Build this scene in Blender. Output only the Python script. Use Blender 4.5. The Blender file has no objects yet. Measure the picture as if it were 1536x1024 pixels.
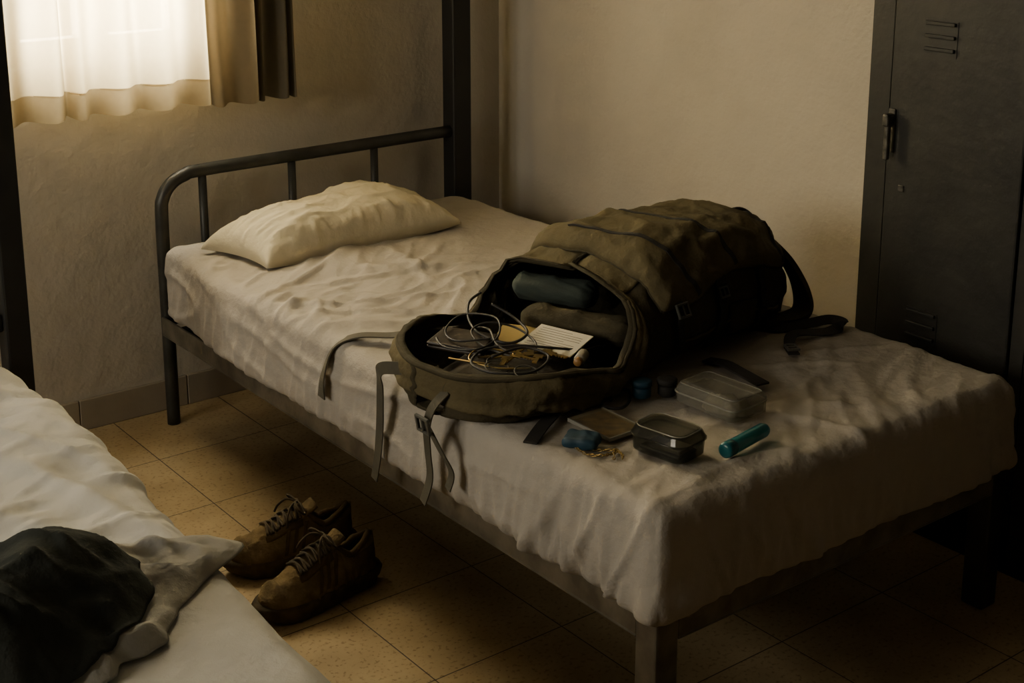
import bpy, bmesh, math, random
from mathutils import Vector, Matrix, noise
random.seed(7)
scene=bpy.context.scene
COL=scene.collection
pi=math.pi

# ------------------------------------------------------------------ materials
def mat(name,color,rough=0.8,var=0.12,vscale=6.0,bump=0.0,bscale=200.0,metal=0.0,bump2=0.0,b2scale=20.0,spec=0.5):
    m=bpy.data.materials.new(name); m.use_nodes=True
    nt=m.node_tree; N=nt.nodes; L=nt.links
    b=N['Principled BSDF']
    b.inputs['Roughness'].default_value=rough
    b.inputs['Metallic'].default_value=metal
    b.inputs['Specular IOR Level'].default_value=spec
    tc=N.new('ShaderNodeTexCoord')
    n=N.new('ShaderNodeTexNoise'); n.inputs['Scale'].default_value=vscale; n.inputs['Detail'].default_value=6
    L.new(tc.outputs['Object'],n.inputs['Vector'])
    r=N.new('ShaderNodeValToRGB')
    c2=tuple(c*(1-var*2) for c in color)
    r.color_ramp.elements[0].position=0.35; r.color_ramp.elements[1].position=0.65
    r.color_ramp.elements[0].color=(*c2,1); r.color_ramp.elements[1].color=(*color,1)
    L.new(n.outputs['Fac'],r.inputs['Fac']); L.new(r.outputs['Color'],b.inputs['Base Color'])
    last=None
    for st,sc in ((bump2,b2scale),(bump,bscale)):
        if st>0:
            nn=N.new('ShaderNodeTexNoise'); nn.inputs['Scale'].default_value=sc; nn.inputs['Detail'].default_value=4
            L.new(tc.outputs['Object'],nn.inputs['Vector'])
            bp=N.new('ShaderNodeBump'); bp.inputs['Strength'].default_value=st; bp.inputs['Distance'].default_value=0.4/sc
            L.new(nn.outputs['Fac'],bp.inputs['Height'])
            if last: L.new(last.outputs['Normal'],bp.inputs['Normal'])
            last=bp
    if last: L.new(last.outputs['Normal'],b.inputs['Normal'])
    return m

def clearmat(name,base,tint,mix=0.75,rough=0.08):
    m=bpy.data.materials.new(name); m.use_nodes=True
    nt=m.node_tree; N=nt.nodes; L=nt.links
    b=N['Principled BSDF']; b.inputs['Base Color'].default_value=(*base,1); b.inputs['Roughness'].default_value=rough
    b.inputs['Specular IOR Level'].default_value=.9
    n=N.new('ShaderNodeTexNoise'); n.inputs['Scale'].default_value=30
    tc=N.new('ShaderNodeTexCoord'); L.new(tc.outputs['Object'],n.inputs['Vector'])
    t=N.new('ShaderNodeBsdfTransparent'); t.inputs['Color'].default_value=(*tint,1)
    mr=N.new('ShaderNodeMapRange'); mr.inputs['To Min'].default_value=mix-0.08; mr.inputs['To Max'].default_value=mix+0.08
    L.new(n.outputs['Fac'],mr.inputs['Value'])
    x=N.new('ShaderNodeMixShader'); L.new(mr.outputs['Result'],x.inputs['Fac'])
    L.new(b.outputs['BSDF'],x.inputs[1]); L.new(t.outputs['BSDF'],x.inputs[2])
    L.new(x.outputs['Shader'],N['Material Output'].inputs['Surface'])
    return m

def sheermat(name,col,transp,transl):
    m=bpy.data.materials.new(name); m.use_nodes=True
    nt=m.node_tree; N=nt.nodes; L=nt.links
    b=N['Principled BSDF']; b.inputs['Roughness'].default_value=0.9
    n=N.new('ShaderNodeTexNoise'); n.inputs['Scale'].default_value=60; n.inputs['Detail'].default_value=3
    tc=N.new('ShaderNodeTexCoord'); L.new(tc.outputs['Object'],n.inputs['Vector'])
    r=N.new('ShaderNodeValToRGB'); r.color_ramp.elements[0].color=(*[c*0.85 for c in col],1); r.color_ramp.elements[1].color=(*col,1)
    L.new(n.outputs['Fac'],r.inputs['Fac']); L.new(r.outputs['Color'],b.inputs['Base Color'])
    tl=N.new('ShaderNodeBsdfTranslucent'); L.new(r.outputs['Color'],tl.inputs['Color'])
    tp=N.new('ShaderNodeBsdfTransparent')
    a=N.new('ShaderNodeMixShader'); a.inputs['Fac'].default_value=transl
    L.new(b.outputs['BSDF'],a.inputs[1]); L.new(tl.outputs['BSDF'],a.inputs[2])
    c=N.new('ShaderNodeMixShader'); c.inputs['Fac'].default_value=transp
    L.new(a.outputs['Shader'],c.inputs[1]); L.new(tp.outputs['BSDF'],c.inputs[2])
    L.new(c.outputs['Shader'],N['Material Output'].inputs['Surface'])
    return m

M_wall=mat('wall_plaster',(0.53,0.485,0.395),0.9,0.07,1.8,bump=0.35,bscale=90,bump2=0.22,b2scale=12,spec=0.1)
M_wallr=mat('bounce_dimmed_wall',(0.17,0.148,0.115),0.9,0.06,1.8,spec=0.2)  # off-view left and front walls, tone lowered to cut bounce light
M_ceil=mat('bounce_dimmed_ceiling',(0.22,0.197,0.155),0.95,0.04,2)  # unseen ceiling, darkened to hold back bounced light
M_base=mat('baseboard_tile',(0.36,0.31,0.23),0.5,0.1,5,bump=0.1,bscale=60)
M_sheet=mat('grey_beige_sheet',(0.42,0.388,0.335),0.92,0.08,3,bump=0.6,bscale=420,bump2=0.45,b2scale=60,spec=0.12)
M_sheetw=mat('pale_grey_sheet',(0.53,0.53,0.50),0.92,0.05,3,bump=0.4,bscale=420,bump2=0.4,b2scale=50,spec=0.12)
M_towel=mat('pale_cloth',(0.38,0.375,0.345),0.92,0.06,5,bump=0.4,bscale=420,bump2=.4,b2scale=50,spec=0.12)
M_pillow=mat('cream_pillowcase',(0.68,0.62,0.46),0.9,0.05,4,bump=0.3,bscale=400,bump2=0.4,b2scale=30,spec=0.12)
M_steel=mat('painted_dark_steel',(0.055,0.055,0.047),0.45,0.2,14,bump=0.1,bscale=60,metal=0.3)
M_rail=mat('worn_grey_steel',(0.19,0.17,0.13),0.42,0.25,18,bump=0.15,bscale=80,metal=0.3)
M_black=mat('black_steel',(0.012,0.012,0.011),0.5,0.15,14)
M_lock=mat('locker_paint',(0.024,0.023,0.018),0.5,0.25,7,bump=0.15,bscale=40,metal=0.1)
M_lockh=mat('worn_handle_metal',(0.15,0.14,0.115),0.45,0.35,60,metal=0.5)
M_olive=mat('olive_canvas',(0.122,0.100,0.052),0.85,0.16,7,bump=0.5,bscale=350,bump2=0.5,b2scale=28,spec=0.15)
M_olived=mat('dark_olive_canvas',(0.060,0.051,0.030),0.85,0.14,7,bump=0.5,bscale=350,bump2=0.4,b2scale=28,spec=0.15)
M_fill=mat('packed_dark_cloth',(0.06,0.049,0.033),0.9,0.2,12,bump=0.4,bscale=200,bump2=.4,b2scale=30)
M_web=mat('dark_olive_webbing',(0.075,0.067,0.045),0.8,0.1,30,bump=0.6,bscale=500)
M_webd=mat('dark_webbing',(0.020,0.018,0.015),0.8,0.1,30,bump=0.6,bscale=500)
M_buck=mat('buckle_plastic',(0.08,0.08,0.07),0.35,0.1,30)
M_shoe=mat('worn_tan_suede',(0.235,0.172,0.088),0.9,0.25,22,bump=0.6,bscale=220,bump2=0.4,b2scale=40,spec=0.1)
M_shoed=mat('dark_brown_suede',(0.125,0.088,0.048),0.9,0.2,22,bump=0.5,bscale=220,spec=0.1)
M_sole=mat('dirty_sole',(0.10,0.076,0.046),0.85,0.25,30,bump=0.5,bscale=120,spec=.2)
M_lace=mat('brown_laces',(0.10,0.075,0.045),0.85,0.2,40)
M_jack=mat('charcoal_jacket',(0.036,0.040,0.035),0.9,0.12,9,bump=0.5,bscale=300,bump2=0.4,b2scale=30,spec=0.12)
M_teal=mat('teal_plastic',(0.012,0.14,0.16),0.3,0.1,20)
M_blue=mat('deep_blue_nylon',(0.010,0.055,0.095),0.6,0.2,20,bump=0.3,bscale=300)
M_tealc=mat('teal_cloth',(0.036,0.050,0.041),0.9,0.15,14,bump=0.5,bscale=250)
M_paper=mat('white_paper',(0.62,0.58,0.47),0.85,0.03,6)
M_ink=mat('grey_ink',(0.22,0.205,0.17),0.8)
M_env=mat('manila_paper',(0.42,0.30,0.09),0.8,0.1,8)
M_card=mat('worn_card',(0.42,0.29,0.12),0.6,0.35,45)
M_leath=mat('dark_brown_leather',(0.04,0.028,0.017),0.5,0.2,20)
M_brass=mat('brass',(0.42,0.30,0.11),0.35,0.2,30,metal=0.9)
M_cable=mat('dark_cable',(0.022,0.020,0.017),0.5)
M_cableg=mat('grey_cable',(0.035,0.032,0.027),0.5)
M_orange=mat('orange_plastic',(0.36,0.19,0.06),0.4)
M_cream=mat('cream_plastic',(0.40,0.37,0.29),0.4)
M_clear=clearmat('clear_plastic',(0.30,0.29,0.25),(.88,.87,.82),0.70)
M_smoke=clearmat('smoky_plastic',(0.05,0.05,0.045),(.68,.68,.63),0.74)
M_rimc=clearmat('clear_rim_plastic',(0.34,0.33,0.29),(.8,.8,.75),0.4)
M_frost=clearmat('frosted_film',(0.3,0.26,0.17),(.88,.82,.68),0.70,0.2)
M_tealt=clearmat('translucent_teal_plastic',(0.012,0.15,0.17),(.25,.7,.75),0.3,0.2)
M_glass=clearmat('window_glass',(0.6,0.6,0.6),(.95,.95,.95),0.9)
M_frame=mat('cream_window_frame',(0.5,0.42,0.28),0.6)
M_sheer=sheermat('sheer_cream',(0.82,0.71,0.47),0.16,0.7)
M_hem=sheermat('hem_cream',(0.42,0.335,0.19),0.0,0.40)
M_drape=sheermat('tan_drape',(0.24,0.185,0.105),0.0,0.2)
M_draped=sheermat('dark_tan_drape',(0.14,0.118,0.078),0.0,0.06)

def floor_mat():
    m=bpy.data.materials.new('terrazzo_tiles'); m.use_nodes=True
    nt=m.node_tree; N=nt.nodes; L=nt.links; b=N['Principled BSDF']
    g=N.new('ShaderNodeNewGeometry')
    mp=N.new('ShaderNodeMapping'); mp.inputs['Location'].default_value=(-0.117+3.15,-0.14+3.15,0)
    L.new(g.outputs['Position'],mp.inputs['Vector'])
    br=N.new('ShaderNodeTexBrick'); br.offset=0; br.squash=1
    br.inputs['Scale'].default_value=1; br.inputs['Brick Width'].default_value=0.315; br.inputs['Row Height'].default_value=0.315
    br.inputs['Mortar Size'].default_value=0.0016; br.inputs['Mortar Smooth'].default_value=0.3; br.inputs['Bias'].default_value=0
    br.inputs['Color1'].default_value=(0.49,0.38,0.215,1); br.inputs['Color2'].default_value=(0.45,0.345,0.19,1)
    br.inputs['Mortar'].default_value=(0.07,0.05,0.03,1)
    L.new(mp.outputs['Vector'],br.inputs['Vector'])
    def nr(sc,p0,c0,p1):
        n=N.new('ShaderNodeTexNoise'); n.inputs['Scale'].default_value=sc; n.inputs['Detail'].default_value=5
        L.new(g.outputs['Position'],n.inputs['Vector'])
        r=N.new('ShaderNodeValToRGB'); r.color_ramp.elements[0].position=p0; r.color_ramp.elements[0].color=(*c0,1)
        r.color_ramp.elements[1].position=p1; r.color_ramp.elements[1].color=(1,1,1,1)
        L.new(n.outputs['Fac'],r.inputs['Fac']); return r.outputs['Color']
    def mul(a,c):
        x=N.new('ShaderNodeMix'); x.data_type='RGBA'; x.blend_type='MULTIPLY'; x.inputs[0].default_value=1
        L.new(a,x.inputs[6]); L.new(c,x.inputs[7]); return x.outputs[2]
    o=mul(mul(br.outputs['Color'],nr(110,.33,(.62,.58,.52),.45)),nr(6,.3,(.70,.67,.62),.7))
    L.new(o,b.inputs['Base Color']); b.inputs['Roughness'].default_value=0.55; b.inputs['Specular IOR Level'].default_value=0.35
    bp=N.new('ShaderNodeBump'); bp.inputs['Strength'].default_value=0.4; bp.inputs['Distance'].default_value=0.002; bp.invert=True
    L.new(br.outputs['Fac'],bp.inputs['Height']); L.new(bp.outputs['Normal'],b.inputs['Normal'])
    return m
M_floor=floor_mat()

# ------------------------------------------------------------------ helpers
PINV={}
def finish(o,label=None,cat=None,kind=None,parent=None):
    if label: o['label']=label
    if cat: o['category']=cat
    if kind: o['kind']=kind
    if parent is not None:
        o.parent=parent
        o.matrix_parent_inverse=PINV.get(parent.name,Matrix.Identity(4))
    return o
def root(name,loc,label,cat,group=None):
    e=bpy.data.objects.new(name,None); COL.objects.link(e); e.location=loc
    e.empty_display_size=0.05
    PINV[e.name]=Matrix.Translation(-Vector(loc))
    e['label']=label; e['category']=cat
    if group: e['group']=group
    return e
def from_bm(name,bm,mats,smooth=False,**k):
    me=bpy.data.meshes.new(name)
    bmesh.ops.dissolve_degenerate(bm,dist=1e-6,edges=bm.edges[:])
    bm.to_mesh(me); bm.free()
    if not isinstance(mats,(list,tuple)): mats=[mats]
    for m in mats: me.materials.append(m)
    me.polygons.foreach_set('use_smooth',[smooth]*len(me.polygons))
    o=bpy.data.objects.new(name,me); COL.objects.link(o)
    return finish(o,**k)
def mesh(name,verts,faces,mats,smooth=True,weld=0,**k):
    bm=bmesh.new(); vs=[bm.verts.new(tuple(v)) for v in verts]
    for f in faces:
        try: bm.faces.new([vs[i] for i in f])
        except ValueError: pass
    if weld: bmesh.ops.remove_doubles(bm,verts=bm.verts[:],dist=weld)
    return from_bm(name,bm,mats,smooth=smooth,**k)
def add_box(bm,x0,x1,y0,y1,z0,z1,bev=0.0,seg=2,M=None):
    r=bmesh.ops.create_cube(bm,size=1.0); vs=r['verts']
    for v in vs:
        v.co=Vector((x0+(v.co.x+.5)*(x1-x0),y0+(v.co.y+.5)*(y1-y0),z0+(v.co.z+.5)*(z1-z0)))
    if bev>0:
        es=list({e for v in vs for e in v.link_edges})
        r2=bmesh.ops.bevel(bm,geom=es,offset=bev,segments=seg,affect='EDGES',profile=0.5)
        vs=list({v for f in r2['faces'] for v in f.verts}|{v for v in vs if v.is_valid})
    if M is not None:
        for v in vs: v.co=M@v.co
def boxes(name,lst,mats,bev=0.0,seg=2,M=None,smooth=False,**k):
    bm=bmesh.new()
    for b in lst: add_box(bm,*b,bev=bev,seg=seg,M=M)
    return from_bm(name,bm,mats,smooth=smooth,**k)
def T(x,y,z,rz=0,rx=0,ry=0):
    return Matrix.Translation((x,y,z))@Matrix.Rotation(rz,4,'Z')@Matrix.Rotation(ry,4,'Y')@Matrix.Rotation(rx,4,'X')
def crom(pts,n=8,closed=False):
    P=[Vector(p) for p in pts]; out=[]
    N=len(P); segs=N if closed else N-1
    for i in range(segs):
        if closed: a,b,c,d=P[(i-1)%N],P[i],P[(i+1)%N],P[(i+2)%N]
        else:
            a=P[max(i-1,0)];b=P[i];c=P[i+1];d=P[min(i+2,N-1)]
        for j in range(n):
            t=j/n
            out.append(0.5*((2*b)+(c-a)*t+(2*a-5*b+4*c-d)*t*t+(3*b-a-3*c+d)*t**3))
    if not closed: out.append(P[-1])
    return out
def tube_geo(pts,r,seg=8,closed=False):
    q=[pts[0]]
    for p in pts[1:]:
        if (p-q[-1]).length>1e-4: q.append(p)
    pts=q
    n=len(pts); V=[];F=[]
    up=Vector((0,0,1)); prev=None
    for i,p in enumerate(pts):
        if closed: t=(pts[(i+1)%n]-pts[i-1])
        else: t=pts[min(i+1,n-1)]-pts[max(i-1,0)]
        t.normalize()
        nn=None
        if prev is not None: nn=prev-t*prev.dot(t)
        if nn is None or nn.length<1e-3:
            a=up if abs(t.dot(up))<0.9 else Vector((1,0,0))
            nn=a-t*a.dot(t)
        nn.normalize()
        prev=nn; bb=t.cross(nn)
        for j in range(seg):
            an=2*pi*j/seg; V.append(p+nn*math.cos(an)*r+bb*math.sin(an)*r)
    for i in range(n if closed else n-1):
        i2=(i+1)%n
        for j in range(seg):
            j2=(j+1)%seg
            F.append((i*seg+j,i*seg+j2,i2*seg+j2,i2*seg+j))
    if not closed:
        F.append(tuple(range(seg))[::-1]); F.append(tuple((n-1)*seg+j for j in range(seg)))
    return V,F
def tube(name,pts,r,mats,seg=8,closed=False,n=8,smoothpath=True,**k):
    p=crom(pts,n,closed) if smoothpath else [Vector(q) for q in pts]
    V,F=tube_geo(p,r,seg,closed); return mesh(name,V,F,mats,**k)
def merge_geo(parts):
    V=[];F=[]
    for v,f in parts:
        o=len(V); V+=v; F+=[tuple(i+o for i in q) for q in f]
    return V,F
def strap(name,pts,width,thick,wdir,mats,n=8,**k):
    p=crom(pts,n); m=len(p); V=[];F=[]
    for i,q in enumerate(p):
        t=(p[min(i+1,m-1)]-p[max(i-1,0)]).normalized()
        wd=wdir
        if isinstance(wdir,list):
            u=i/(m-1)*(len(wdir)-1); a=int(min(u,len(wdir)-2)); wd=Vector(wdir[a]).lerp(Vector(wdir[a+1]),u-a)
        w=Vector(wd); w=(w-t*w.dot(t)).normalized(); nn=t.cross(w)
        for sx,sz in ((-1,-1),(1,-1),(1,1),(-1,1)):
            V.append(q+w*sx*width/2+nn*sz*thick/2)
    for i in range(m-1):
        for j in range(4):
            j2=(j+1)%4; F.append((i*4+j,i*4+j2,i*4+4+j2,i*4+4+j))
    F.append((3,2,1,0)); F.append(tuple((m-1)*4+j for j in range(4)))
    return mesh(name,V,F,mats,smooth=False,**k)
def nz(x,y,z=0.0): return noise.noise(Vector((x,y,z)))
def ridge(x,y,z=0.0):
    return 1-min(1,abs(nz(x,y,z))*2.6)
def crease(x,y,z=0.0,k=7.0):
    return math.exp(-(nz(x,y,z)*k)**2)
def sm(a,b,x):
    t=max(0,min(1,(x-a)/(b-a))); return t*t*(3-2*t)

def dense_box(x0,x1,y0,y1,z0,z1,d,r,disp):
    bm=bmesh.new(); idx={}
    nx=max(2,int((x1-x0)/d)); ny=max(2,int((y1-y0)/d)); nzz=max(2,int((z1-z0)/d))
    def V(i,j,k):
        key=(i,j,k)
        if key not in idx:
            idx[key]=bm.verts.new((x0+(x1-x0)*i/nx,y0+(y1-y0)*j/ny,z0+(z1-z0)*k/nzz))
        return idx[key]
    for i in range(nx):
        for j in range(ny):
            bm.faces.new((V(i,j,nzz),V(i+1,j,nzz),V(i+1,j+1,nzz),V(i,j+1,nzz)))
            bm.faces.new((V(i,j+1,0),V(i+1,j+1,0),V(i+1,j,0),V(i,j,0)))
    for i in range(nx):
        for k in range(nzz):
            bm.faces.new((V(i,0,k),V(i+1,0,k),V(i+1,0,k+1),V(i,0,k+1)))
            bm.faces.new((V(i,ny,k+1),V(i+1,ny,k+1),V(i+1,ny,k),V(i,ny,k)))
    for j in range(ny):
        for k in range(nzz):
            bm.faces.new((V(0,j,k+1),V(0,j+1,k+1),V(0,j+1,k),V(0,j,k)))
            bm.faces.new((V(nx,j,k),V(nx,j+1,k),V(nx,j+1,k+1),V(nx,j,k+1)))
    for v in bm.verts:
        p=v.co.copy()
        q=Vector((min(max(p.x,x0+r),x1-r),min(max(p.y,y0+r),y1-r),min(max(p.z,z0+r),z1-r)))
        n=(p-q); n.normalize()
        v.co=q+n*r+disp(q+n*r,n)
    return bm

# ------------------------------------------------------------------ room
S='structure'
XR=2.72; YB=3.60
boxes('floor',[(-1.7,3.3,-1.6,3.8,-0.1,0)],M_floor,kind=S)
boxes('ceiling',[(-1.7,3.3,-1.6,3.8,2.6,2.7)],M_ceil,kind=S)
WX0,WX1,WZ0,WZ1=1.17,1.70,1.0,2.38
boxes('wall_back',[(-1.7,WX0,YB,YB+.2,0,2.6),(WX1,2.9,YB,YB+.2,0,2.6),(WX0,WX1,YB,YB+.2,0,WZ0),(WX0,WX1,YB,YB+.2,WZ1,2.6)],M_wall,kind=S)
boxes('wall_right',[(XR,XR+.15,2.10,YB,0,2.6),(XR,3.3,2.056,2.10,0,2.6),(3.15,3.3,-1.6,2.056,0,2.6)],M_wall,kind=S)
LW=(1.6,3.0,1.05,2.2)
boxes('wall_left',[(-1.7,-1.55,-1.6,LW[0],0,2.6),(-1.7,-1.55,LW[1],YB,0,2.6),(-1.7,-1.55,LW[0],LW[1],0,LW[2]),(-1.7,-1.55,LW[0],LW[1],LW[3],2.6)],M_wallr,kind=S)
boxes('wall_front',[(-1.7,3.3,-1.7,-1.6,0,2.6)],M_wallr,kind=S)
bl=[]
x=-1.55
while x<XR-.01:
    x2=min(x+.315,XR); bl.append((x+.001,x2-.001,YB-.012,YB,0,.088)); x=x2
boxes('baseboard_back',bl,M_base,bev=0.002,seg=1,kind=S)
boxes('baseboard_right',[(XR-.012,XR,2.06,YB-.013,0,.088)],M_base,bev=0.002,seg=1,kind=S)
def window(name,x0,x1,z0,z1,y,mx,mw,fr=0.06,sw=False):
    L=[(x0,x1,y,y+.05,z0,z0+fr),(x0,x1,y,y+.05,z1-fr,z1),(x0,x0+fr,y,y+.05,z0+fr,z1-fr),(x1-fr,x1,y,y+.05,z0+fr,z1-fr)]
    for m in mx: L.append((m-mw/2,m+mw/2,y,y+.05,z0+fr,z1-fr))
    L.append((x0+.01,x1-.01,y+.02,y+.024,z0+.01,z1-.01))
    bm=bmesh.new()
    for i,b in enumerate(L):
        if sw: b=(-b[3],-b[2],b[0],b[1],b[4],b[5])
        nf=len(bm.faces)
        add_box(bm,*b)
        bm.faces.ensure_lookup_table()
        if i==len(L)-1:
            for f in bm.faces[nf:]: f.material_index=1
    return from_bm(name,bm,[M_frame,M_glass],kind=S)
window('window_1',WX0,WX1,WZ0,WZ1,YB+.06,[1.425],.08)
window('side_window_added',LW[0],LW[1],LW[2],LW[3],1.60,[2.3],.07,sw=True)  # unseen window in the left wall, added as an opening for side fill

# ------------------------------------------------------------------ curtains
def curtain_geo(x0,x1,z0,z1,y,amp,per,seed,nx=110,nzr=50):
    V=[];F=[]
    for k in range(nzr+1):
        v=k/nzr; z=z0+(z1-z0)*v
        for i in range(nx+1):
            u=i/nx; xx=x0+(x1-x0)*u
            ph=2*pi*(xx-x0)/per+3.2*nz(xx*6,z*0.6,seed)
            yy=y+amp*math.sin(ph)*(0.75+.5*nz(xx*5,0,seed+3))+0.006*nz(xx*14,z*3,seed)
            zz=z+(0.004*math.sin(ph+1)+.004*nz(xx*9,0,seed))*(1-v)
            V.append((xx+.012*math.sin(ph*.5+z*2),yy,zz))
    for k in range(nzr):
        for i in range(nx):
            a=k*(nx+1)+i; F.append((a,a+1,a+nx+2,a+nx+1))
    return V,F
CY=YB-.085; CT=2.46
r=root('curtain',(1.38,CY,0.94),'sheer cream curtain hanging in front of the bright window','curtain')
V,F=curtain_geo(1.075,1.70,.94,CT,CY,.030,.098,1.3,nx=150)
mesh('sheer_panel',V,F,M_sheer,parent=r)
V,F=curtain_geo(1.075,1.70,.875,.942,CY,.030,.098,1.3,nx=150,nzr=5)
mesh('hem',V,F,M_hem,parent=r,label='thicker golden-tan curtain hem')
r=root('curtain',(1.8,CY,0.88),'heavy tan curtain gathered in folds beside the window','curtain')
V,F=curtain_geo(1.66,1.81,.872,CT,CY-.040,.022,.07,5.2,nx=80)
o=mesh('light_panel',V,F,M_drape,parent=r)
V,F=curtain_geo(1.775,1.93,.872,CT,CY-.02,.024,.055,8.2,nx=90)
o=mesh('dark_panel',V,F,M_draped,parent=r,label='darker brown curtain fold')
r=root('curtain_rod',(1.5,CY,CT+.01),'thin metal curtain rod above the window','curtain rod')
tube('rod',[(1.0,CY,CT+.01),(2.05,CY,CT+.01)],.01,M_black,smoothpath=False,parent=r)
for xx in (1.02,2.0): boxes('bracket',[(xx,xx+.02,CY,YB,CT,CT+.02)],M_black,parent=r)

# ------------------------------------------------------------------ bed (metal)
BY0,BY1=1.55,3.49
RZ=0.315
r=root('bed_frame',(2.0,2.5,0),'dark metal single bed frame with tubular headboard and tall corner post','bed')
pts=[(1.51,BY1,0),(1.51,BY1,.30),(1.51,BY1,.58),(1.517,BY1,.64),(1.542,BY1,.675),(1.580,BY1,.693),(1.64,BY1,.70),(2.0,BY1,.702),(2.45,BY1,.704)]
tube('headboard_frame',pts,.018,M_steel,seg=12,n=6,parent=r)
for xb in (1.632,1.905,2.178):
    tube('headboard_bar',[(xb,BY1,RZ-.02),(xb,BY1,.695)],.0115,M_steel,seg=10,smoothpath=False,parent=r)
tube('headboard_crossbar',[(1.52,BY1,RZ-.02),(2.46,BY1,RZ-.02)],.012,M_steel,seg=10,smoothpath=False,parent=r)
boxes('corner_post',[(2.447,2.512,3.462,3.525,0,2.35)],M_black,bev=.006,parent=r,label='tall black square steel post')
boxes('side_rail',[(1.488,1.496,BY0+.04,BY1-.01,RZ-.048,RZ),(1.488,1.53,BY0+.04,BY1-.01,RZ-.053,RZ-.048)],M_rail,bev=.0015,seg=1,parent=r)
boxes('side_rail',[(2.463,2.47,BY0+.04,3.46,RZ-.045,RZ),(2.44,2.47,BY0+.04,3.46,RZ-.05,RZ-.045)],M_rail,bev=.0015,seg=1,parent=r)
boxes('foot_rail',[(1.54,2.43,BY0-.01,BY0-.002,RZ-.048,RZ),(1.54,2.43,BY0-.01,BY0+.035,RZ-.053,RZ-.048)],M_rail,bev=.0015,seg=1,parent=r)
boxes('leg',[(1.488,1.54,BY0-.010,BY0+.042,0,RZ-.002)],M_rail,bev=.004,parent=r)
boxes('leg',[(2.425,2.475,BY0-.010,BY0+.042,0,RZ-.002)],M_steel,bev=.004,parent=r)
boxes('slat_base',[(1.51,2.46,1.62+.155*i,1.70+.155*i,RZ-.03,RZ-.012) for i in range(12)],M_steel,parent=r)

def disp_main(p,n):
    up=max(0,n.z); side=math.sqrt(n.x*n.x+n.y*n.y)
    wx=p.x+.10*nz(p.x*2.5,p.y*2.5,3); wy=p.y+.10*nz(p.x*2.5,p.y*2.5,9)
    a=math.radians(38); c,s=math.cos(a),math.sin(a)
    u=wx*c+wy*s; v=-wx*s+wy*c
    a=math.radians(-20); c,s=math.cos(a),math.sin(a)
    u2=wx*c+wy*s; v2=-wx*s+wy*c
    f1=crease(u*1.8,v*7,1,9); f2=crease(u*4,v*13,5,6); f3=crease(u2*2.2,v2*9,12,10); f4=crease(u*6,v*22,50,5)
    mid=math.exp(-((p.x-1.70)/.32)**2-((p.y-2.80)/.38)**2)
    ft=math.exp(-((p.x-1.95)/.5)**2-((p.y-1.66)/.2)**2)
    h=up*(.004*nz(p.x*3,p.y*3)+(.003+.012*mid+.002*ft)*f1+(.0015+.007*mid+.002*ft)*f2+(.003+.007*mid+.004*ft)*f3+(.001+.0025*mid+.001*ft)*f4+.0008*nz(p.x*28,p.y*28,2))
    d=Vector(n)*h
    if side>.15:
        al=p.y if abs(n.x)>abs(n.y) else p.x
        low=1-sm(.33,.53,p.z)
        foot=math.exp(-((p.y-1.6)/.45)**2)
        g=nz(al*9+2*nz(al*3,p.z*2),p.z*2.0,7)
        g2=crease(al*10+p.z*3,p.z*2.0,4,9)
        g4=crease(al*21+p.z*2,p.z*3,44,7)
        g3=crease(al*3-p.z*7,p.z*9+al*2,14,8)
        am=.006+.012*foot*(1 if abs(n.x)>abs(n.y) else .3)
        off=side*(am*(g+.9*g2+.6*g4)*(0.25+low)+.007*g3*(1-.6*foot)+.005*math.sin(pi*max(0,p.z-.32)/.21)+.0015*nz(al*30,p.z*20))
        d+=Vector((n.x,n.y,0))*off
        if n.z<.3:
            d.z+=.010*(1-sm(.31,.40,p.z))*nz(al*5,1,2)-.004
    d.x+=.030*sm(3.0,3.42,p.y)*(1-sm(1.46,1.9,p.x))
    return d
bm=dense_box(1.462,2.440,1.512,3.435,.322,.522,.0070,.028,disp_main)
from_bm('mattress',bm,M_sheet,smooth=True,label='mattress covered with a wrinkled grey-beige fitted sheet',cat='mattress')

# ------------------------------------------------------------------ other bed
r=root('bed_frame',(.42,2.0,0),'black metal bed frame with tall corner post and rungs','bed')
boxes('corner_post',[(.922,.977,2.99,3.045,0,2.3)],M_black,bev=.006,parent=r)
boxes('corner_post',[(-.13,-.075,2.99,3.045,0,2.3)],M_black,bev=.006,parent=r)
for z in (.78,.55,.30):
    boxes('headboard_rung',[(-.075,.922,3.003,3.033,z-.02,z+.02)],M_black,bev=.004,parent=r)
boxes('side_rail',[(.80,.82,1.06,2.99,.25,.31)],M_black,bev=.003,parent=r)
boxes('side_rail',[(-.06,-.04,1.06,2.99,.25,.31)],M_black,bev=.003,parent=r)
boxes('foot_rail',[(-.06,.82,1.04,1.06,.25,.31)],M_black,bev=.003,parent=r)
for xx in (-.06,.78): boxes('leg',[(xx,xx+.04,1.02,1.06,0,.31)],M_black,bev=.003,parent=r)
def disp_left(p,n):
    up=max(0,n.z)
    wx=p.x+.12*nz(p.x*2.2,p.y*2.2,13); wy=p.y+.12*nz(p.x*2.2,p.y*2.2,19)
    a=math.radians(-50); c,s=math.cos(a),math.sin(a)
    u=wx*c+wy*s; v=-wx*s+wy*c
    a=math.radians(15); c,s=math.cos(a),math.sin(a)
    u2=wx*c+wy*s; v2=-wx*s+wy*c
    k=sm(1.85,2.15,p.y)*.85+.15
    h=up*(.004*nz(p.x*3,p.y*3,4)+k*(.014*crease(u*1.5,v*5,11,7)+.008*crease(u*3.5,v*9,15,7)+.012*crease(u2*2,v2*6,18,8)+.005*crease(u2*5,v2*15,28,6))+.001*nz(p.x*25,p.y*25,6))+.006*nz(p.y*8,p.z*5,1)*(1-up)
    return Vector(n)*h+Vector((-.045*(1-sm(1.3,2.5,p.y))*sm(.5,.87,p.x),0,0))
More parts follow.
